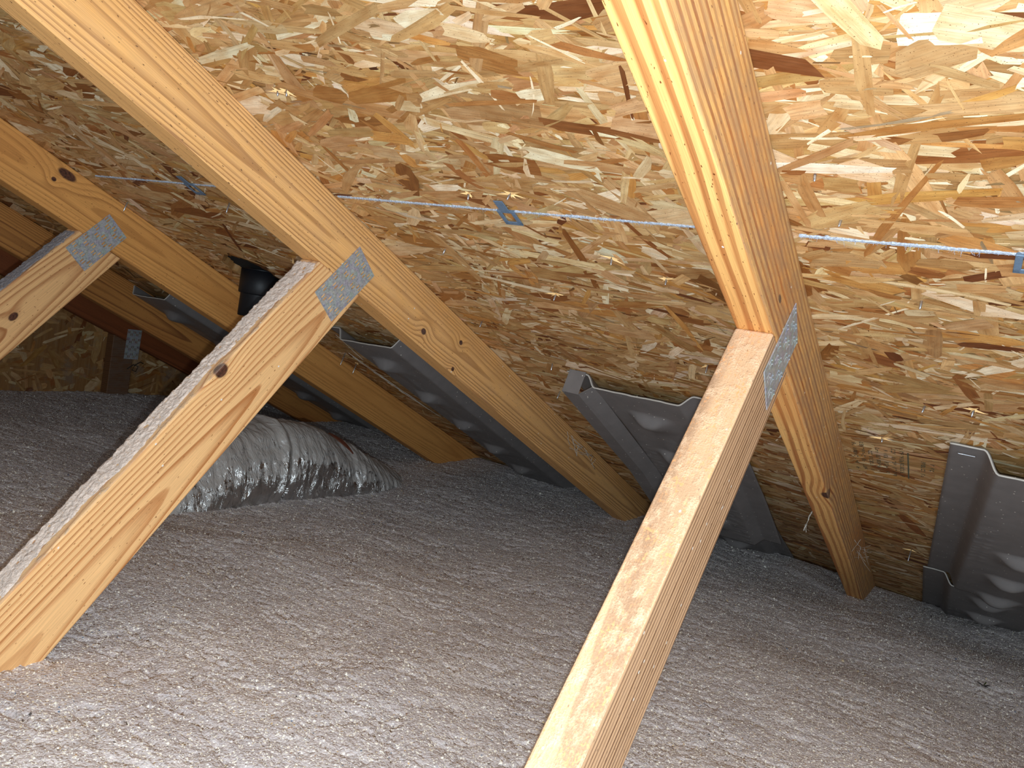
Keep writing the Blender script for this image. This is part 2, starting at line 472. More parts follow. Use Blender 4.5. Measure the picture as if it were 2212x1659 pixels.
def gable():
    x = TX[4] - TH
    parts = [flakes(7000, -.4, 2.3, -1.3, .5, .045, .011, .25, 11)]
    U, V_, H, col, uv = parts[0]
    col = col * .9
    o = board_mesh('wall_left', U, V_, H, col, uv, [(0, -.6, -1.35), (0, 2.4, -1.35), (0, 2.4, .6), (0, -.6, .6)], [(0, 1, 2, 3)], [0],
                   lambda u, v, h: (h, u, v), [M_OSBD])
    o.location = (x - .0005, 0, Z0); tag(o, kind='structure'); return o


gable()
fo = mesh('floor', [(-2.4, -1.7, 0), (1.3, -1.7, 0), (1.3, 2.6, 0), (-2.4, 2.6, 0), (-2.4, -1.7, -.012), (1.3, -1.7, -.012), (1.3, 2.6, -.012), (-2.4, 2.6, -.012)],
          [(0, 1, 2, 3), (7, 6, 5, 4), (0, 4, 5, 1), (1, 5, 6, 2), (2, 6, 7, 3), (3, 7, 4, 0)], M_GYP)
tag(fo, kind='structure')


# ------------------------------------------------------------------ blown insulation
CTRL = np.array([(-2.25, .1, -.592), (-2.2, .7, -.592), (-2.2, 1.0, -.600), (-1.2, 1.25, -.603), (-.9, 1.4, -.61), (-.6, 1.28, -.618), (-.2, 1.5, -.652),
                 (.03, 1.5, -.672), (.12, 1.6, -.688), (.36, 1.52, -.655), (.8, 1.4, -.64), (.27, .85, -.62), (0, .3, -.60), (-.65, -.3, -.572), (0, 0, -.6), (.6, .2, -.6),
                 (-1.2, .4, -.6), (-1.7, 1.1, -.60), (-.5, .7, -.605), (-.62, -.1, -.575), (-1.5, 0, -.59), (-1.0, -.9, -.59), (.6, -.9, -.6)])


def ins_h(X, Y, detail=True):
    num = 0; den = 0
    for cx, cy, cz in CTRL:
        w_ = 1 / ((X - cx) ** 2 + (Y - cy) ** 2 + .012) ** 1.6
        num = num + w_ * cz; den = den + w_
    z = num / den
    wx = X + .10 * vnoise(X * 4, Y * 4, 31); wy = Y + .06 * vnoise(X * 5, Y * 5, 32)
    z = z + .006 * fbm(wx * 3, wy * 4, 40, 2)
    if detail:
        z = z + .0009 * fbm(wx * 16, wy * 22, 50, 2)
        # rounded clumps with narrow shrinkage cracks between them, longer along the eave
        for fx, fy, amp, sd, oc in ((5.0, 11, .0050, 60, 4), (11, 24, .0034, 70, 3), (26, 56, .0016, 80, 3)):
            n1 = np.abs(fbm(wx * fx + .35 * vnoise(X * 30, Y * 30, sd + 8), wy * fy + .45 * vnoise(X * 26, Y * 26, sd + 9), sd, oc, .55))
            z = z + amp * (.22 * np.minimum(n1, 1.2) + .70 * (1 - np.exp(-n1 / .045)) - .6)
        gr = np.random.default_rng(5).random(X.shape)
        z = z + .0006 * vnoise(X * 120, Y * 120, 92) + .0006 * (gr - .5) + .0016 * (gr > .975)
    return z


def graded(lo, hi, c, fine, grow):
    a = [c]
    while a[-1] < hi: a.append(a[-1] + fine + grow * max(0, a[-1] - c))
    b = [c]
    while b[-1] > lo: b.append(b[-1] - fine - grow * max(0, c - b[-1]))
    return np.array(b[::-1][:-1] + a)


gx = np.clip(graded(-2.301, 1.15, .1, .0023, .0022), -2.301, None); gy = graded(-1.2, 1.86, -.1, .0021, .0020)
X, Y = np.meshgrid(gx, gy, indexing='xy')
Zh = ins_h(X, Y)
deckz = -Y * math.tan(PT) - .006
Zh = np.minimum(Zh, deckz)
ins = grid_mesh('blown_insulation', X, Y, Zh + Z0, M_INS)
tag(ins, 'grey loose blown-in insulation covering the whole attic floor', 'insulation', kind='stuff')


def crumbs():
    r = np.random.default_rng(17)
    n = 640000
    cx, cy = .19, -.77
    d = .55 + 3.0 * r.random(n) ** 1.25
    a = r.uniform(.25, 3.0, n)                       # seen half of the floor, denser near the camera
    x = cx + d * np.cos(a); y = cy + d * np.sin(a)
    k = (x > -2.29) & (x < 1.1) & (y > -.6) & (y < 1.75); x, y, d = x[k], y[k], d[k]
    # heights by bilinear lookup in the surface grid
    iy = np.clip(np.searchsorted(gy, y) - 1, 0, len(gy) - 2); ix = np.clip(np.searchsorted(gx, x) - 1, 0, len(gx) - 2)
    fx = (x - gx[ix]) / (gx[ix + 1] - gx[ix]); fy = (y - gy[iy]) / (gy[iy + 1] - gy[iy])
    z = (Zh[iy, ix] * (1 - fx) + Zh[iy, ix + 1] * fx) * (1 - fy) + (Zh[iy + 1, ix] * (1 - fx) + Zh[iy + 1, ix + 1] * fx) * fy
    k = z < -y * math.tan(PT) - .02; x, y, z, d = x[k], y[k], z[k], d[k]; n = len(x)
    sz = (.00055 * np.exp(r.normal(0, .45, n))).clip(.0003, .0022) * (.55 + .45 * d)
    base = np.array([(1, 0, 0), (0, 1, 0), (-1, 0, 0), (0, -1, 0), (0, 0, 1)], float)
    el = r.uniform(.7, 1.6, n); th = r.uniform(0, 6.28, n)
    P = base[None] * (1 + r.uniform(-.35, .35, (n, 5, 1)))
    px = P[..., 0] * el[:, None]; py = P[..., 1]; pz = P[..., 2] * r.uniform(.5, 1.3, (n, 1)) + np.where(base[:, 2] == 0, -.25, 0)[None] + r.uniform(-.2, .2, (n, 5))
    c_, s_ = np.cos(th)[:, None], np.sin(th)[:, None]
    Xc = x[:, None] + sz[:, None] * (px * c_ - py * s_); Yc = y[:, None] + sz[:, None] * (px * s_ + py * c_); Zc = z[:, None] + sz[:, None] * pz
    co = np.stack([Xc, Yc, Zc + Z0], -1).reshape(-1, 3).astype(np.float32)
    tri = np.array([(0, 1, 4), (1, 2, 4), (2, 3, 4), (3, 0, 4)])
    li = (np.arange(n)[:, None, None] * 5 + tri[None]).reshape(-1).astype(np.int32)
    me = bpy.data.meshes.new('crumbs'); me.vertices.add(len(co)); me.vertices.foreach_set('co', co.ravel())
    me.loops.add(len(li)); me.loops.foreach_set('vertex_index', li)
    me.polygons.add(n * 4); me.polygons.foreach_set('loop_start', np.arange(0, len(li), 3, dtype=np.int32)); me.update(calc_edges=True)
    pal = np.array([lin(c)[:3] for c in ((206, 198, 196), (226, 218, 210), (246, 240, 226), (255, 250, 240), (190, 180, 178), (216, 196, 160), (110, 120, 140), (160, 120, 90), (90, 84, 82))])
    col = pal[r.choice(9, n, p=[.30, .23, .21, .10, .10, .035, .005, .01, .01])]
    at = me.attributes.new('flake', 'FLOAT_COLOR', 'POINT'); cc = np.ones((len(co), 4), np.float32); cc[:, :3] = np.repeat(col, 5, 0)
    at.data.foreach_set('color', cc.ravel())
    t = NT('insulation_crumb'); a_ = t.nd('ShaderNodeAttribute'); a_.attribute_name = 'flake'; t.fin(a_.outputs['Color'], .9, 0, None, .15)
    o = link('crumbs', me, ins, t.m); o['kind'] = 'stuff'
    return o


crumbs()


def ins_z(x, y):
    return float(ins_h(np.array([[x]]), np.array([[y]]))[0, 0]) + Z0


# ------------------------------------------------------------------ trusses
def chord(k, mat, root, s0=-1.62, s1=2.0):
    dn = [0.0, .0038, .0098, .0113, .0][k]
    d = lambda s_: DP + dn * s_
    V_ = []; F_ = []
    N = 12
    for i in range(N + 1):
        s_ = s0 + (s1 - s0) * i / N
        V_ += [(-TH, s_, -.0016), (0, s_, -.0016), (0, s_, -d(s_)), (-TH, s_, -d(s_))]
    for i in range(N):
        a = i * 4
        for j in range(4): F_.append((a + j, a + (j + 1) % 4, a + 4 + (j + 1) % 4, a + 4 + j))
    F_.append((3, 2, 1, 0)); F_.append((N * 4, N * 4 + 1, N * 4 + 2, N * 4 + 3))
    return bevel(mesh('top_chord', V_, F_, mat, root))


def web(k, mat, root, sj, a, L):
    c = .0295
    V_ = [(-TH, 0, 0), (0, 0, 0), (0, -c, DP), (-TH, -c, DP), (-TH, L, 0), (0, L, 0), (0, L, DP), (-TH, L, DP)]
    F_ = [(0, 1, 2, 3), (7, 6, 5, 4), (0, 4, 5, 1), (1, 5, 6, 2), (2, 6, 7, 3), (3, 7, 4, 0)]
    o = mesh('web', V_, F_, mat, root)
    o.location = (0, sj, -DP); o.rotation_euler = (-a, 0, 0)
    return bevel(o)


def plate(root, sc=(.083, .0905), ang=math.atan2(.096, -.037), L=.103, W=.053, x=.0004, name='connector_plate'):
    """toothed truss plate: a thin sheet with rows of punched slots and little curled teeth"""
    V_ = []; F_ = []
    nu, nv = 5, 4                       # slot groups across, along
    def add_box(u0, u1, v0, v1, t0, t1):
        i = len(V_)
        for t_ in (t0, t1):
            for (u, v) in ((u0, v0), (u1, v0), (u1, v1), (u0, v1)): V_.append((t_, u, v))
        F_.extend([(i, i + 3, i + 2, i + 1), (i + 4, i + 5, i + 6, i + 7), (i, i + 1, i + 5, i + 4), (i + 1, i + 2, i + 6, i + 5), (i + 2, i + 3, i + 7, i + 6), (i + 3, i, i + 4, i + 7)])
    # strips: u across (W), v along (L)
    us = [-W / 2]
    slots_u = []
    for i in range(nu):
        cu = -W / 2 + W * (i + .5) / nu
        for dlt in (-.0026, .0026): slots_u.append(cu + dlt)
    sw = .0013
    slots_v = [-L / 2 + L * (j + .5) / nv for j in range(nv)]
    sh = .0044
    T = .0011
    # solid bands between slot columns
    edges = sorted([-W / 2] + [q for u in slots_u for q in (u - sw, u + sw)] + [W / 2])
    for i in range(0, len(edges) - 1, 2): add_box(edges[i], edges[i + 1], -L / 2, L / 2, 0, T)
    for si, u in enumerate(slots_u):
        off = .004 if (si // 2) % 2 else -.004
        vs = sorted([-L / 2] + [q for v in slots_v for q in (v + off - sh, v + off + sh)] + [L / 2])
        for j in range(0, len(vs) - 1, 2): add_box(u - sw, u + sw, vs[j], vs[j + 1], 0, T)
        for v in slots_v:               # curled tooth root
            i = len(V_); v0 = v + off - sh
            V_.extend([(T, u - sw, v0), (T, u + sw, v0), (T + .0013, u + sw * .7, v0 + .0010), (T + .0013, u - sw * .7, v0 + .0010), (0, u, v0 + .0022)])
            F_.extend([(i, i + 1, i + 2, i + 3), (i + 3, i + 2, i + 4)])
    o = mesh(name, V_, F_, M_STEEL, root)
    # local (t,u,v) -> (x, s, -n): v along ang in (s,n)
    ca, sa = math.cos(ang), math.sin(ang)
    o.location = (x, sc[0], -sc[1])
    vdir = Vector((0, ca, -sa)); udir = Vector((0, -vdir.z, vdir.y)) * -1
    xd = Vector((1, 0, 0)); udir = vdir.cross(xd)
    o.matrix_local = Matrix(((xd.x, udir.x, vdir.x, x), (xd.y, udir.y, vdir.y, sc[0]), (xd.z, udir.z, vdir.z, -sc[1]), (0, 0, 0, 1)))
    return o


def dust_layer(parent, L, w0, w1, seed, mat, y0=.004, hmax=.0026):
    """granular dust lying on the upper edge of a web: ragged strip on the web's Z=0 face (X from -TH to 0)"""
    ny = int(L / .0022); nx = 18
    yy = np.linspace(y0, L, ny); uu = np.linspace(-.1, 1, nx)
    Y_, U_ = np.meshgrid(yy, uu, indexing='ij')
    edge = 1.0 + 0 * Y_
    wr = w0 + (w1 - w0) * (vnoise(yy * 9, yy * 0, seed) * .5 + .5) + .05 * vnoise(yy * 60, yy * 0, seed + 1) + .03 * vnoise(yy * 200, yy * 0, seed + 3)
    Wd = np.clip(wr, .05, 1.03)[:, None]
    Xl = -TH - .0010 + (TH) * (U_.clip(0, 1)) * Wd
    h = hmax * (.55 + .3 * vnoise(Y_ * 120, U_ * 7, seed + 5) + .35 * vnoise(Y_ * 320, U_ * 18, seed + 6))
    fall = np.clip(np.minimum((U_ + .1) / .12, (1.0 - U_) / .14), 0, 1) ** .6
    Zl = -h * fall + .0005
    Zl[0, :] = .001; Zl[-1, :] = .001
    Zl = np.where(U_ < 0, .003, Zl); Xl = Xl - .0012 * (vnoise(Y_ * 260, U_ * 5, seed + 8) + .3) * (U_ < .15)
    return grid_mesh('dust_layer', Xl, Y_, Zl, mat, parent)


kn = lambda s_, n_: (s_, 0.0, -n_)
chords = [
    wood('chord_wood_a', (234, 180, 110), (148, 76, 30), .0066, (-.058, -.150), .006, .006, knots=((.588, 0, -.088, .011, 1.6), (.02, 0, -.06, .0035, 2)),
         seed=1.0, sidetone=.62, overcol=(152, 122, 96), sharp=.64, stain=(206, 130, 66), spots=.004),
    wood('chord_wood_b', (232, 176, 110), (136, 84, 44), .0023, (-.062, -.050), .004, .0025, knots=((.28, 0, -.066, .0055, 1.3), (.383, 0, -.035, .0045, 1.2), (.391, 0, -.083, .004, 1.2)),
         seed=2.3, stain=(206, 146, 78), spots=.002, sidetone=.10),
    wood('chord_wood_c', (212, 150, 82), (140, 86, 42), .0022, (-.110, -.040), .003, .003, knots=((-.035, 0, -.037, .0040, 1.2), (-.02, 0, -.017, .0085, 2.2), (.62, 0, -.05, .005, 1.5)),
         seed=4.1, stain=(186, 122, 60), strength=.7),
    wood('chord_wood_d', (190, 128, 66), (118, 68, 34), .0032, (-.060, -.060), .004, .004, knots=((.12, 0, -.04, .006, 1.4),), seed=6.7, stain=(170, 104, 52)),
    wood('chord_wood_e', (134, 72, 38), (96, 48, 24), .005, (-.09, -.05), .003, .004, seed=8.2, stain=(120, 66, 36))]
webs = [
    wood('web_wood_a', (214, 172, 132), (104, 66, 38), .0062, (-.010, .150), .010, .004, strength=1.3, seed=3.0, dust=.50, sharp=.74, overcol=(228, 190, 156), sidetone=.18, ripple=.9, spots=.006),
    wood('web_wood_b', (232, 184, 128), (172, 108, 58), .0048, (-.040, .062), -.032, .0045, knots=((.205, -.002, .004, .0085, 1.3),), seed=5.0, spots=.002, dust=.3, overcol=(180, 164, 150)),
    wood('web_wood_c', (226, 176, 120), (160, 100, 56), .0056, (-.045, .050), -.034, .006, knots=((.185, 0, .045, .0065, 1.5),), seed=7.0, dust=.2)]
SJ = [(.03598, 1.88964), (.02547, 1.89924), (.04464, 1.91824)]
WL = [.76, .76, .76]
TL = ['roof truss nearest the camera on the right, grey-brown chord and a dust-speckled web',
      'middle roof truss with a long golden chord and a diagonal web capped with thick dust',
      'orange-brown roof truss at left whose dusty web ends at the left edge of the picture',
      'dim brown roof truss, the last before the gable end, seen low at the left']
for k in range(4):
    root = empty('roof_truss', D2W(TX[k], 0, 0), -PT)
    tag(root, TL[k], 'roof truss', 'roof trusses set side by side')
    chord(k, chords[k], root)
    if k < 3:
        wb = web(k, webs[k], root, SJ[k][0], SJ[k][1], WL[k])
        pl = plate(root)
        if k == 1: tag(dust_layer(wb, .745, .55, 1.0, 101, M_DUST), 'thick ragged pinkish grey dust along the top edge')
        if k == 2: tag(dust_layer(wb, .745, .9, 1.02, 131, M_DUSTG), 'grey dust along the top edge')
        if k == 0: tag(wb, 'pale peach web speckled with dust')
# gable truss with its stud
root = empty('gable_truss', D2W(TX[4], 0, 0), -PT)
tag(root, 'dark reddish gable-end truss against the strand board end wall', 'gable truss')
chord(4, chords[4], root)
mst = wood('stud_wood', (112, 76, 48), (84, 50, 28), .006, (-.05, .3), .01, .006, seed=9.0, sidetone=.4, overcol=(110, 98, 90))
ylo = Vector((0, .86 * CP - .09 * SP))
st = mesh('stud', [(-TH, 0, 0), (0, 0, 0), (0, .076, 0), (-TH, .076, 0), (-TH, 0, -.6), (0, 0, -.6), (0, .076, -.6), (-TH, .076, -.6)],
          [(0, 1, 2, 3), (7, 6, 5, 4), (0, 4, 5, 1), (1, 5, 6, 2), (2, 6, 7, 3), (3, 7, 4, 0)], mst, root)
st.location = (0, .808, -DP); st.rotation_euler = (PT, 0, 0); bevel(st)
V_ = st.data.vertices
V_[2].co.z = -.076 * math.tan(PT); V_[3].co.z = -.076 * math.tan(PT)
plate(root, (.883, .089), math.atan2(.094, .037), .100, .050)


# ------------------------------------------------------------------ panel joint lint and H clips
def lint():
    r = np.random.default_rng(21); V_, F_ = [], []
    for (x0, x1) in ((-1.20, -.655), (-.605, -.045), (.005, 1.0)):
        n = int((x1 - x0) / .0018)
        i0 = len(V_)
        for i in range(n):
            x = x0 + (x1 - x0) * i / n
            t_ = .5 + .5 * math.sin(x * 9 + 1)
            h = .0020 + .0010 * r.random(); wd = .0010 + .0014 * r.random() + .0005 * t_
            V_ += [(x, -wd, -.0006), (x, -wd * .5, -.0018 - h * .4), (x, wd * .5, -.0018 - h * .4), (x, wd, -.0006)]
        for i in range(n - 1):
            a = i0 + i * 4
            for j in range(3): F_.append((a + j, a + j + 1, a + 5 + j, a + 4 + j))
        for i in range(int((x1 - x0) * 900)):       # loose fuzz hairs
            x = r.uniform(x0, x1); dx = r.normal(0, .0025); ds = r.normal(0, .0030); hh = -.002 - r.random() * .003
            a = len(V_); q = .00022
            V_ += [(x, 0, -.0012), (x + q, q, -.0012), (x + dx + q, ds, hh), (x + dx, ds + q, hh)]; F_.append((a, a + 1, a + 2, a + 3))
    o = mesh('seam_lint', V_, F_, M_LINT); deckframe(o)
    tag(o, 'thin bluish line of lint along the joint between the roof panels', 'lint')


lint()


def clip(x, label):
    V_, F_ = [], []
    def box(x0, x1, s0, s1, n0, n1, sk=0.0):
        i = len(V_)
        for n_ in (n0, n1):
            for (a, b) in ((x0, s0), (x1, s0), (x1, s1), (x0, s1)): V_.append((a + sk * b, b, -n_))
        F_.extend([(i, i + 1, i + 2, i + 3), (i + 7, i + 6, i + 5, i + 4), (i, i + 4, i + 5, i + 1), (i + 1, i + 5, i + 6, i + 2), (i + 2, i + 6, i + 7, i + 3), (i + 3, i + 7, i + 4, i)])
    t0, t1 = .0030, .0042
    box(-.0065, .0065, -.022, .002, t0, t1)                       # upper tongue
    box(-.0125, -.0065, -.0005, .026, t0, t1); box(.0065, .0125, -.0005, .026, t0, t1)
    box(-.0125, .0125, .020, .0265, t0, t1)                        # bottom bar of the loop
    box(-.0125, .0125, -.0016, .0008, .0005, t1)
    o = mesh('panel_clip', V_, F_, M_CLIP); deckframe(o, x, 0, 0); bevel(o, .0008, 2)
    tag(o, label, 'metal clip', 'panel edge clips on the joint')


clip(-.933, 'bluish steel panel clip on the seam between the middle and left trusses')
clip(-.330, 'bluish steel panel clip on the seam left of the nearest truss')
clip(.193, 'bluish steel panel clip on the seam at the right edge of the picture')


# ------------------------------------------------------------------ nails through the deck
def nail(x, s_, label, L=.009, lean=(0, 0), spl=1, seed=0, parent=None):
    r = np.random.default_rng(seed + 900)
    rd = .00135
    tip = (lean[0], lean[1], -L)
    V_, F_ = tube([(0, 0, .002), (tip[0] * .6, tip[1] * .6, -L * .6), (tip[0] * .85, tip[1] * .85, -L * .85), tip], [rd, rd, rd * .8, .0001], 8)
    o = mesh('nail', V_, F_, M_NAIL, None, True); deckframe(o, x, s_, .0005)
    if spl:
        V2, F2 = [], []
        for i in range(5 + spl * 3):
            a = r.uniform(0, 6.28); l = r.uniform(.003, .009) * (1 + .3 * spl); w_ = r.uniform(.0006, .0018); h = r.uniform(.0005, .0035)
            c_, s2 = math.cos(a), math.sin(a); j = len(V2)
            l2 = l * (1.6 if abs(c_) > .7 else .7)
            V2 += [(c_ * .0012 - s2 * w_, s2 * .0012 + c_ * w_, -.0018), (c_ * .0012 + s2 * w_, s2 * .0012 - c_ * w_, -.0018), (c_ * l2, s2 * l2, -.0018 - h), (c_ * .0012, s2 * .0012, -.0035 - h * .4)]
            F2 += [(j, j + 1, j + 2), (j, j + 2, j + 3), (j + 1, j + 3, j + 2)]
        mesh('splinters', V2, F2, M_SPLIN, o)
    tag(o, label, 'nail', 'nail tips poking through the roof deck')


NAILS = [(-.525, -.203, 'left nail tip of the close pair high on the deck right of the middle chord', .008, 1),
         (-.512, -.203, 'right nail tip of the close pair high on the deck right of the middle chord', .008, 1),
         (-.366, -.032, 'nail tip just above the seam, left of the middle clip', .010, 1),
         (-.304, -.038, 'nail tip just above the seam, right of the middle clip', .011, 2),
         (-.221, .081, 'nail tip with a pale splinter below the seam, left of the nearest truss', .012, 1),
         (-.162, .117, 'nail tip below the seam closest to the nearest chord', .011, 1),
         (-.349, .200, 'shiny nail tip in a small splinter star midway between the two main trusses', .014, 2),
         (.110, .100, 'nail tip below the seam right of the nearest truss', .010, 0),
         (.115, .371, 'nail tip above the baffle at right, left one of two side by side', .011, 0),
         (.168, .350, 'nail tip under an orange splinter above the baffle at right', .012, 2),
         (.060, .519, 'nail tip beside the faded ink stamp right of the nearest chord', .010, 2),
         (-.168, .364, 'nail tip close to the left edge of the near web', .015, 1),
         (-.563, .353, 'nail tip close beside the middle chord, low on the deck', .012, 0),
         (-.492, .113, 'nail tip beside the middle chord under the seam', .008, 0),
         (-.533, .640, 'thin nail tip low beside the middle chord, left of the grey baffle', .018, 0),
         (-.485, .490, 'nail tip directly above the corner of the grey baffle', .014, 0),
         (-1.19, .772, 'long bent nail hanging by the left chord next to the perforated baffle', .034, 1),
         (-1.185, .715, 'long straight nail hanging left of the first baffle bump', .036, 0),
         (-1.222, .082, 'nail at the upper edge of the orange-brown chord', .020, 0),
         (-.888, .047, 'pale nail tip below the left clip', .018, 0),
         (.029, -.095, 'nail tip above the seam next to the nearest chord', .008, 0),
         (.045, -.030, 'nail tip on the seam right of the nearest chord', .008, 0)]
for i, (x, s_, lb, L, sp) in enumerate(NAILS):
    nail(x, s_, lb, L, (random.uniform(-.002, .002), random.uniform(-.001, .003)), sp, i)
# the long nail that missed the chord beside the right baffle, with a chip on it
nail(.094, 1.19, 'long thin nail with a wood chip on top left of the right baffle', .030, (-.001, .0), 1, 50)


# ------------------------------------------------------------------ ink stamp on the deck (faded, unreadable rows)
def stamp():
    r = np.random.default_rng(77); V_, F_ = [], []
    def bar(x0, x1, s0, s1):
        i = len(V_); V_.extend([(x0, s0, -.0021), (x1, s0, -.0021), (x1, s1, -.0021), (x0, s1, -.0021)]); F_.append((i, i + 1, i + 2, i + 3))
    for (x0, x1, s0, s1, rows) in ((.012, .090, .560, .690, 7), (.108, .132, .585, .665, 2)):
        for q in range(rows):
            xc = x0 + (x1 - x0) * (q + .5) / rows; hw = .0028
            s_ = s0 + r.uniform(0, .012)
            while s_ < s1:
                l = r.uniform(.004, .008)
                if r.random() < .72:
                    for j in range(3):
                        if r.random() < .7:
                            a = xc - hw + j * hw * .8; bar(a, a + hw * .45, s_, s_ + l * r.uniform(.5, 1))
                    if r.random() < .6: bar(xc - hw, xc + hw, s_, s_ + .0014)
                s_ += l + .0025
    bar(.0925, .0945, .565, .690)
    o = mesh('panel_stamp', V_, F_, M_INK, deck_o); o['label'] = 'faded ink grade stamp'


stamp()


# ------------------------------------------------------------------ vent baffles
def baffle(x0, s0, s1, label, width=.277, pan=.030, sag=0.0, skew=0.0, cut=0.0, marks=True, seed=0, bump0=.075, flange=.04, lift=0.0052, bx=.5):
    root = empty('vent_baffle', D2W(x0 + width / 2, s0, 0), -PT)
    tag(root, label, 'vent baffle', 'grey ventilation baffles under the roof deck')
    L = s1 - s0
    xs = np.concatenate([np.linspace(0, flange, 8)[:-1], np.linspace(flange, flange + .022, 8)[:-1], np.linspace(flange + .022, width - flange - .022, 46)[:-1],
                         np.linspace(width - flange - .022, width - flange, 8)[:-1], np.linspace(width - flange, width, 8)])
    ss = np.linspace(0, L, int(L / .004))
    S_, X_ = np.meshgrid(ss, xs, indexing='ij')
    sm = lambda t_: np.clip(t_, 0, 1) ** 2 * (3 - 2 * np.clip(t_, 0, 1))
    base = sm((X_ - flange) / .022) * sm((width - flange - X_) / .022)
    h = lift + pan * base
    cx = width * bx
    ph = (S_ - bump0) / .19; f = ph - np.floor(ph)
    prof = np.where(f < .11, sm(f / .11), np.exp(-((f - .11) / .24) ** 2)) * (ph > -.02)
    lat = np.exp(-(np.abs(X_ - cx) / .031) ** 3)
    rib = .35 * sm(1 - (np.abs(X_ - cx) - .006) / .012)
    h = h + .019 * prof * lat * base + .003 * rib * base * (ph > 0)
    h = h + .0006 * fbm(X_ * 30, S_ * 12, seed + 5, 3) + sag * (S_ / L) ** 2
    if marks:
        r = np.random.default_rng(seed)
        for side, (a0, a1) in ((flange + .034, (.34, .62)), (width - flange - .040, (.60, .97))):
            sp = a0 * L
            while sp < a1 * L:
                for row in range(2):
                    xc = side + (row - .5) * .017
                    for st_ in range(r.integers(1, 4)):
                        q = sp + st_ * .0055
                        h = h + .0011 * (np.abs(S_ - q) < .0016) * (np.abs(X_ - xc) < .0062)
                sp += .019
    Xl = X_ - width / 2 + skew * S_
    edge = .003 * vnoise(S_ * 14, X_ * 6, seed + 2)
    Sl = S_ + cut * (X_ - width / 2) + edge * .4
    o = grid_mesh('sheet', Xl, Sl, -h, M_VENT, root)
    m = o.modifiers.new('solid', 'SOLIDIFY'); m.thickness = .0022; m.offset = 1
    # pale cut edge along the upper end
    P = [(Xl[0, j], Sl[0, j] - .0003, -h[0, j]) for j in range(len(xs))]
    V_, F_ = tube(P, .0013, 6)
    e = mesh('cut_edge', V_, F_, M_VENTE, root, True); e['label'] = 'pale cut edge'
    return root


B0 = baffle(.147, .478, 1.30, 'grey vent baffle with stapled flange at the right edge of the picture, upper sheet', seed=1, bump0=.40, skew=-.025)
baffle(.118, 1.31, 2.05, 'darker lower baffle sheet tucked under the one at the right edge', seed=2, bump0=.05, lift=.0050, pan=.025)
B1 = baffle(-.458, .502, 1.30, 'grey vent baffle half hidden behind the near web, upper sheet', seed=3, pan=.020, sag=.045, bump0=.08)
baffle(-.490, 1.31, 2.05, 'brownish lower baffle sheet behind the near web, resting in the insulation', seed=4, pan=.02, bump0=.06, lift=.005)
baffle(-1.083, .515, 2.0, 'long grey baffle with a row of pale bumps along the middle chord', seed=5, pan=.026, skew=-.02, cut=-.1, bx=.46)
baffle(-1.868, .520, 2.0, 'dark grey baffle between the two trusses at far left', seed=6, pan=.026, skew=-.02, cut=-.08, marks=False, bx=.46)

# staple on the right baffle, end lip on the middle one
V_, F_ = tube([(-.011, 0, 0), (-.010, .0002, -.0012), (.010, .0004, -.0012), (.011, .0004, 0)], .0007, 6)
stp = mesh('staple', V_, F_, M_NAIL, B0, True); stp.location = (-.1175, .024, -.0072)
lip = mesh('folded_lip', [(-.132, -.002, -.002), (-.100, -.002, -.002), (-.100, -.002, -.043), (-.132, -.002, -.043), (-.112, .8, -.085), (-.144, .8, -.085), (-.104, .42, -.053), (-.137, .42, -.053), (-.078, .0, -.022), (-.078, .42, -.036), (-.078, .8, -.066)],
           [(0, 1, 2, 3), (3, 2, 6, 7), (7, 6, 4, 5), (2, 8, 9, 6), (6, 9, 10, 4)], M_VENT, B1)
m = lip.modifiers.new('solid', 'SOLIDIFY'); m.thickness = .002

# ------------------------------------------------------------------ black roof vent pipe
root = empty('vent_pipe', D2W(HOLE[0] + .012, HOLE[1] + .012, .0))
root.scale = (.9, .9, .95)
tag(root, 'black plastic vent pipe dropping through a ragged hole in the roof deck', 'vent pipe')


def lathe(prof, seg=40):
    V_, F_ = [], []
    for (r_, z_) in prof:
        for j in range(seg):
            t_ = 2 * math.pi * j / seg; V_.append((r_ * math.cos(t_), r_ * math.sin(t_), z_))
    for i in range(len(prof) - 1):
        for j in range(seg): F_.append((i * seg + j, i * seg + (j + 1) % seg, (i + 1) * seg + (j + 1) % seg, (i + 1) * seg + j))
    return V_, F_


V_, F_ = lathe([(.040, .011), (.0455, .010), (.0455, -.038), (.0440, -.040), (.040, -.041)]); mesh('coupling', V_, F_, M_BLACK, root, True)
V_, F_ = lathe([(.0405, .012), (.0405, -.086), (.0395, -.088), (.0365, -.088), (.036, .01)]); mesh('pipe', V_, F_, M_BLACK, root, True)


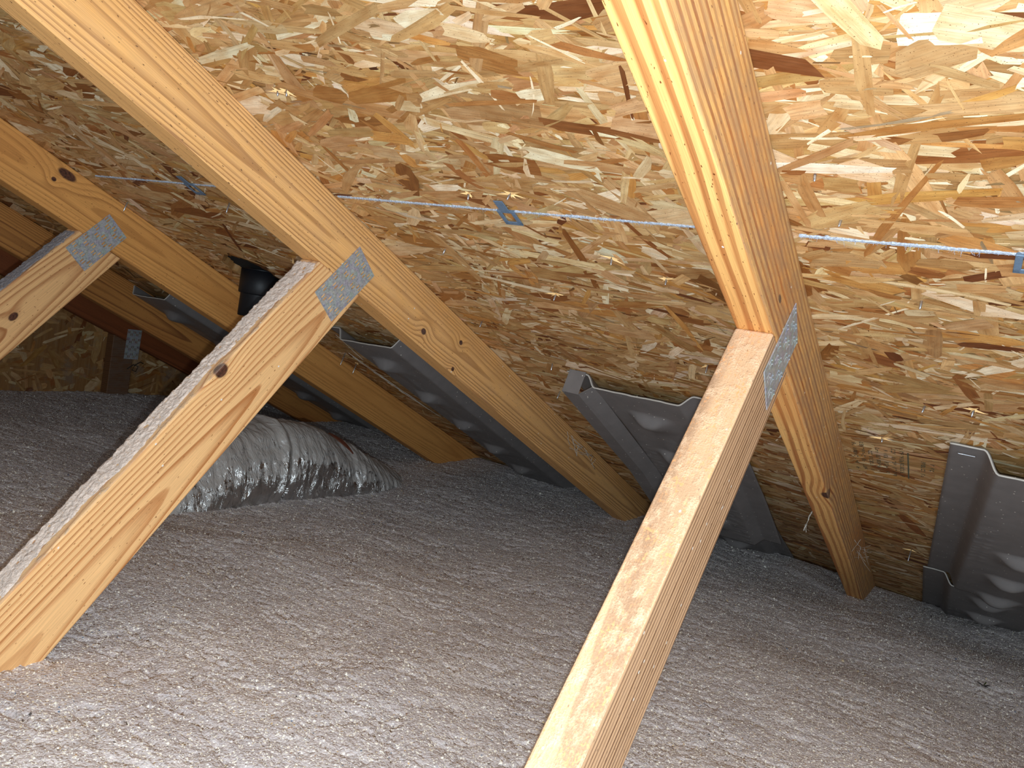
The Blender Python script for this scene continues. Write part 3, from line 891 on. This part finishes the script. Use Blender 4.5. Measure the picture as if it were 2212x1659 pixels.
# ------------------------------------------------------------------ flexible duct
def duct():
    kx = [(-.06, -.84), (.05, -.74), (.16, -.635), (.28, -.565), (.42, -.548), (.54, -.560), (.66, -.600), (.78, -.648), (.90, -.700), (1.04, -.78)]
    ys = np.array([k[0] for k in kx]); zs = np.array([k[1] for k in kx])
    n = 620; t_ = np.linspace(ys[0], ys[-1], n)
    zc = np.interp(t_, ys, zs)
    for _ in range(60): zc[1:-1] = (zc[:-2] + 2 * zc[1:-1] + zc[2:]) / 4
    seg = 180; th = np.linspace(0, 2 * np.pi, seg + 1)
    T_, A = np.meshgrid(t_, th, indexing='ij'); Zc = np.repeat(zc[:, None], seg + 1, 1)
    A2 = np.minimum(A, 2 * np.pi - A)
    r0 = .115 - .012 * np.clip((T_ - .62) / .3, 0, 1)
    sl = T_ + .018 * np.cos(A) + .006 * vnoise(T_ * 20, A2 * 2, 3)
    comp = np.clip((T_ - .60) / .12, 0, 1)
    rip = np.sin(sl * 2 * np.pi / (.034)); rip2 = 1 - np.abs(np.sin(sl * np.pi / .021 + 1.4 * vnoise(T_ * 12, A2 * 2.2, 4)))
    r_ = r0 + .0006 * rip + (.0014 + .005 * comp) * rip2 * (.5 + .5 * vnoise(T_ * 9, A2 * 1.8, 5))
    fold = np.exp(-((T_ - .405 - .02 * np.sin(A)) / .010) ** 2) * .009 - np.exp(-((T_ - .425 - .02 * np.sin(A)) / .006) ** 2) * .006
    r_ = r_ + fold + .0016 * fbm(T_ * 40, A2 * 3, 8, 4, .6) + .005 * fbm(T_ * 8, A2 * 2, 12, 2)
    neck = np.exp(-((T_ - .635) / .02) ** 2); r_ = r_ - .010 * neck
    Xd = -1.172 + r_ * np.cos(A); Zd = Zc + Z0 + r_ * np.sin(A) * .98; Yd = T_ + 0 * A
    o = grid_mesh('flexible_duct', Xd, Yd, Zd, M_FOIL)
    tag(o, 'crinkled silver foil flexible duct half sunk in the insulation', 'air duct')
    V_, F_ = [], []
    for i in range(16):
        q = i / 15; a = 1.45 - .62 * q; rr_ = .1125; yy = .618 + .028 * q
        wd = .0055 * math.sin(math.pi * min(1, q * 1.02 + .02)) + .0006
        for dy in (-wd, wd): V_.append((-1.172 + rr_ * math.cos(a), yy + dy, float(np.interp(yy, t_, zc)) + Z0 + rr_ * math.sin(a)))
    for i in range(15): F_.append((2 * i, 2 * i + 1, 2 * i + 3, 2 * i + 2))
    g = mesh('tear', V_, F_, M_TORN, o); g['label'] = 'rust brown tear in the foil'
    m_ = g.modifiers.new('solid', 'SOLIDIFY'); m_.thickness = .003


duct()

# ------------------------------------------------------------------ small things
def leaf():
    x, y = .262, .865; z = ins_z(x, y) + .002
    root = empty('dead_leaf', (x, y, z)); tag(root, 'tiny dark dried leaf scrap on the insulation at lower right', 'leaf')
    r = np.random.default_rng(4)
    for i, (a, L, W_, m, up) in enumerate(((2.7, .012, .003, M_LEAF, .002), (3.3, .009, .0035, M_LEAF, .003), (1.2, .010, .002, M_LEAFG, .006), (.35, .011, .0042, M_LEAF, .003), (-.5, .010, .0012, M_LEAF, .0))):
        c_, s_ = math.cos(a), math.sin(a)
        pts = [(0, 0), (.35, .9), (.75, .8), (1, 0), (.75, -.8), (.35, -.9)]
        V_ = [(c_ * L * p - s_ * W_ * q * .5, s_ * L * p + c_ * W_ * q * .5, up * p) for p, q in pts] + [(c_ * L * .5, s_ * L * .5, up * .5 + .0009)]
        F_ = [(j, (j + 1) % 6, 6) for j in range(6)]
        o = mesh('lobe' if i < 4 else 'stalk', V_, F_, m, root)
        mm = o.modifiers.new('solid', 'SOLIDIFY'); mm.thickness = .0005


leaf()


def cobweb(origin, strands, label, rad=.00045, seed=0):
    r = np.random.default_rng(seed); V_, F_ = [], []
    for (a, b, sagz) in strands:
        a = Vector(a); b = Vector(b); P = []
        for i in range(7):
            q = i / 6; P.append(a.lerp(b, q) + Vector((r.normal(0, .0006), r.normal(0, .0006), -sagz * 4 * q * (1 - q))))
        v_, f_ = tube(P, [rad * r.uniform(.6, 1.8) for _ in P], 5); o_ = len(V_); V_ += v_; F_ += [tuple(i + o_ for i in f) for f in f_]
    o = mesh('cobweb', V_, F_, M_WEB, None, True); deckframe(o, *origin); tag(o, label, 'cobweb', 'wisps of dusty cobweb'); return o


r = np.random.default_rng(9)
st1 = [((-.010 + r.uniform(-.01, .03), r.uniform(0, .14), -.03 * r.random()), (.004 + r.uniform(-.01, .03), r.uniform(0, .16), -.01 - .03 * r.random()), .002) for _ in range(16)]
cobweb((.004, 1.02, .035), st1, 'dusty cobweb wisps low on the side of the nearest chord', .0002, 1)
st2 = [((r.uniform(0, .012), r.uniform(0, .20), -.01), (r.uniform(0, .016), r.uniform(0, .20), -.03 * r.random() - .012), .001) for _ in range(14)]
cobweb((-.6096, .86, .01), st2, 'cobweb threads with white flecks low on the middle chord', .0004, 2)
cobweb((-.052, .80, .070), [((0, 0, 0), (-.004, .008, -.022), .0), ((-.001, .002, -.004), (-.006, .012, -.034), 0), ((-.005, .008, -.024), (-.002, .014, -.036), 0), ((-.006, .010, -.022), (-.007, .016, -.034), 0), ((0, 0, 0), (-.003, .004, -.012), 0), ((.001, -.002, .002), (-.004, .005, -.010), 0)],
       'small clump of cobweb hanging off the left edge of the nearest chord', .00035, 3)
cobweb((-1.06, .60, .034), [((0, 0, 0), (.035, .30, -.006), .0), ((-.004, .02, 0), (.045, .33, -.008), .002), ((.0, .10, -.002), (.03, .16, -.006), 0), ((.0, .16, -.002), (.04, .24, -.006), 0), ((-.01, -.05, .02), (.03, .02, -.002), 0), ((.01, .2, -.004), (.045, .36, -.007), 0)],
       'long cobweb strands along the left edge of the bumpy baffle', .00025, 4)

V_, F_ = [], []
P = [(0, -.03, .02), (0, -.01, .035), (0, .008, .03), (0, .002, .012), (0, -.012, .016), (0, -.004, .034), (0, .014, .045), (0, .026, .04)]
V_, F_ = tube(P, .0014, 6)
wr = mesh('thin_wire', V_, F_, M_LEAF, None, True); wr.location = (TX[4] + .004, .80, .475)
tag(wr, 'small dark curl of wire at the foot of the gable stud', 'wire')
V_, F_ = tube([(0, 0, 0), (.004, .002, -.008), (.012, .006, -.012), (.018, .006, -.020)], [.0008, .0022, .0020, .0006], 5)
spn = mesh('wood_splinter', V_, F_, M_SPLIN, None, True); deckframe(spn, -.90, .215, .001)
tag(spn, 'pale torn wood splinter curling off the deck above the black pipe', 'splinter')
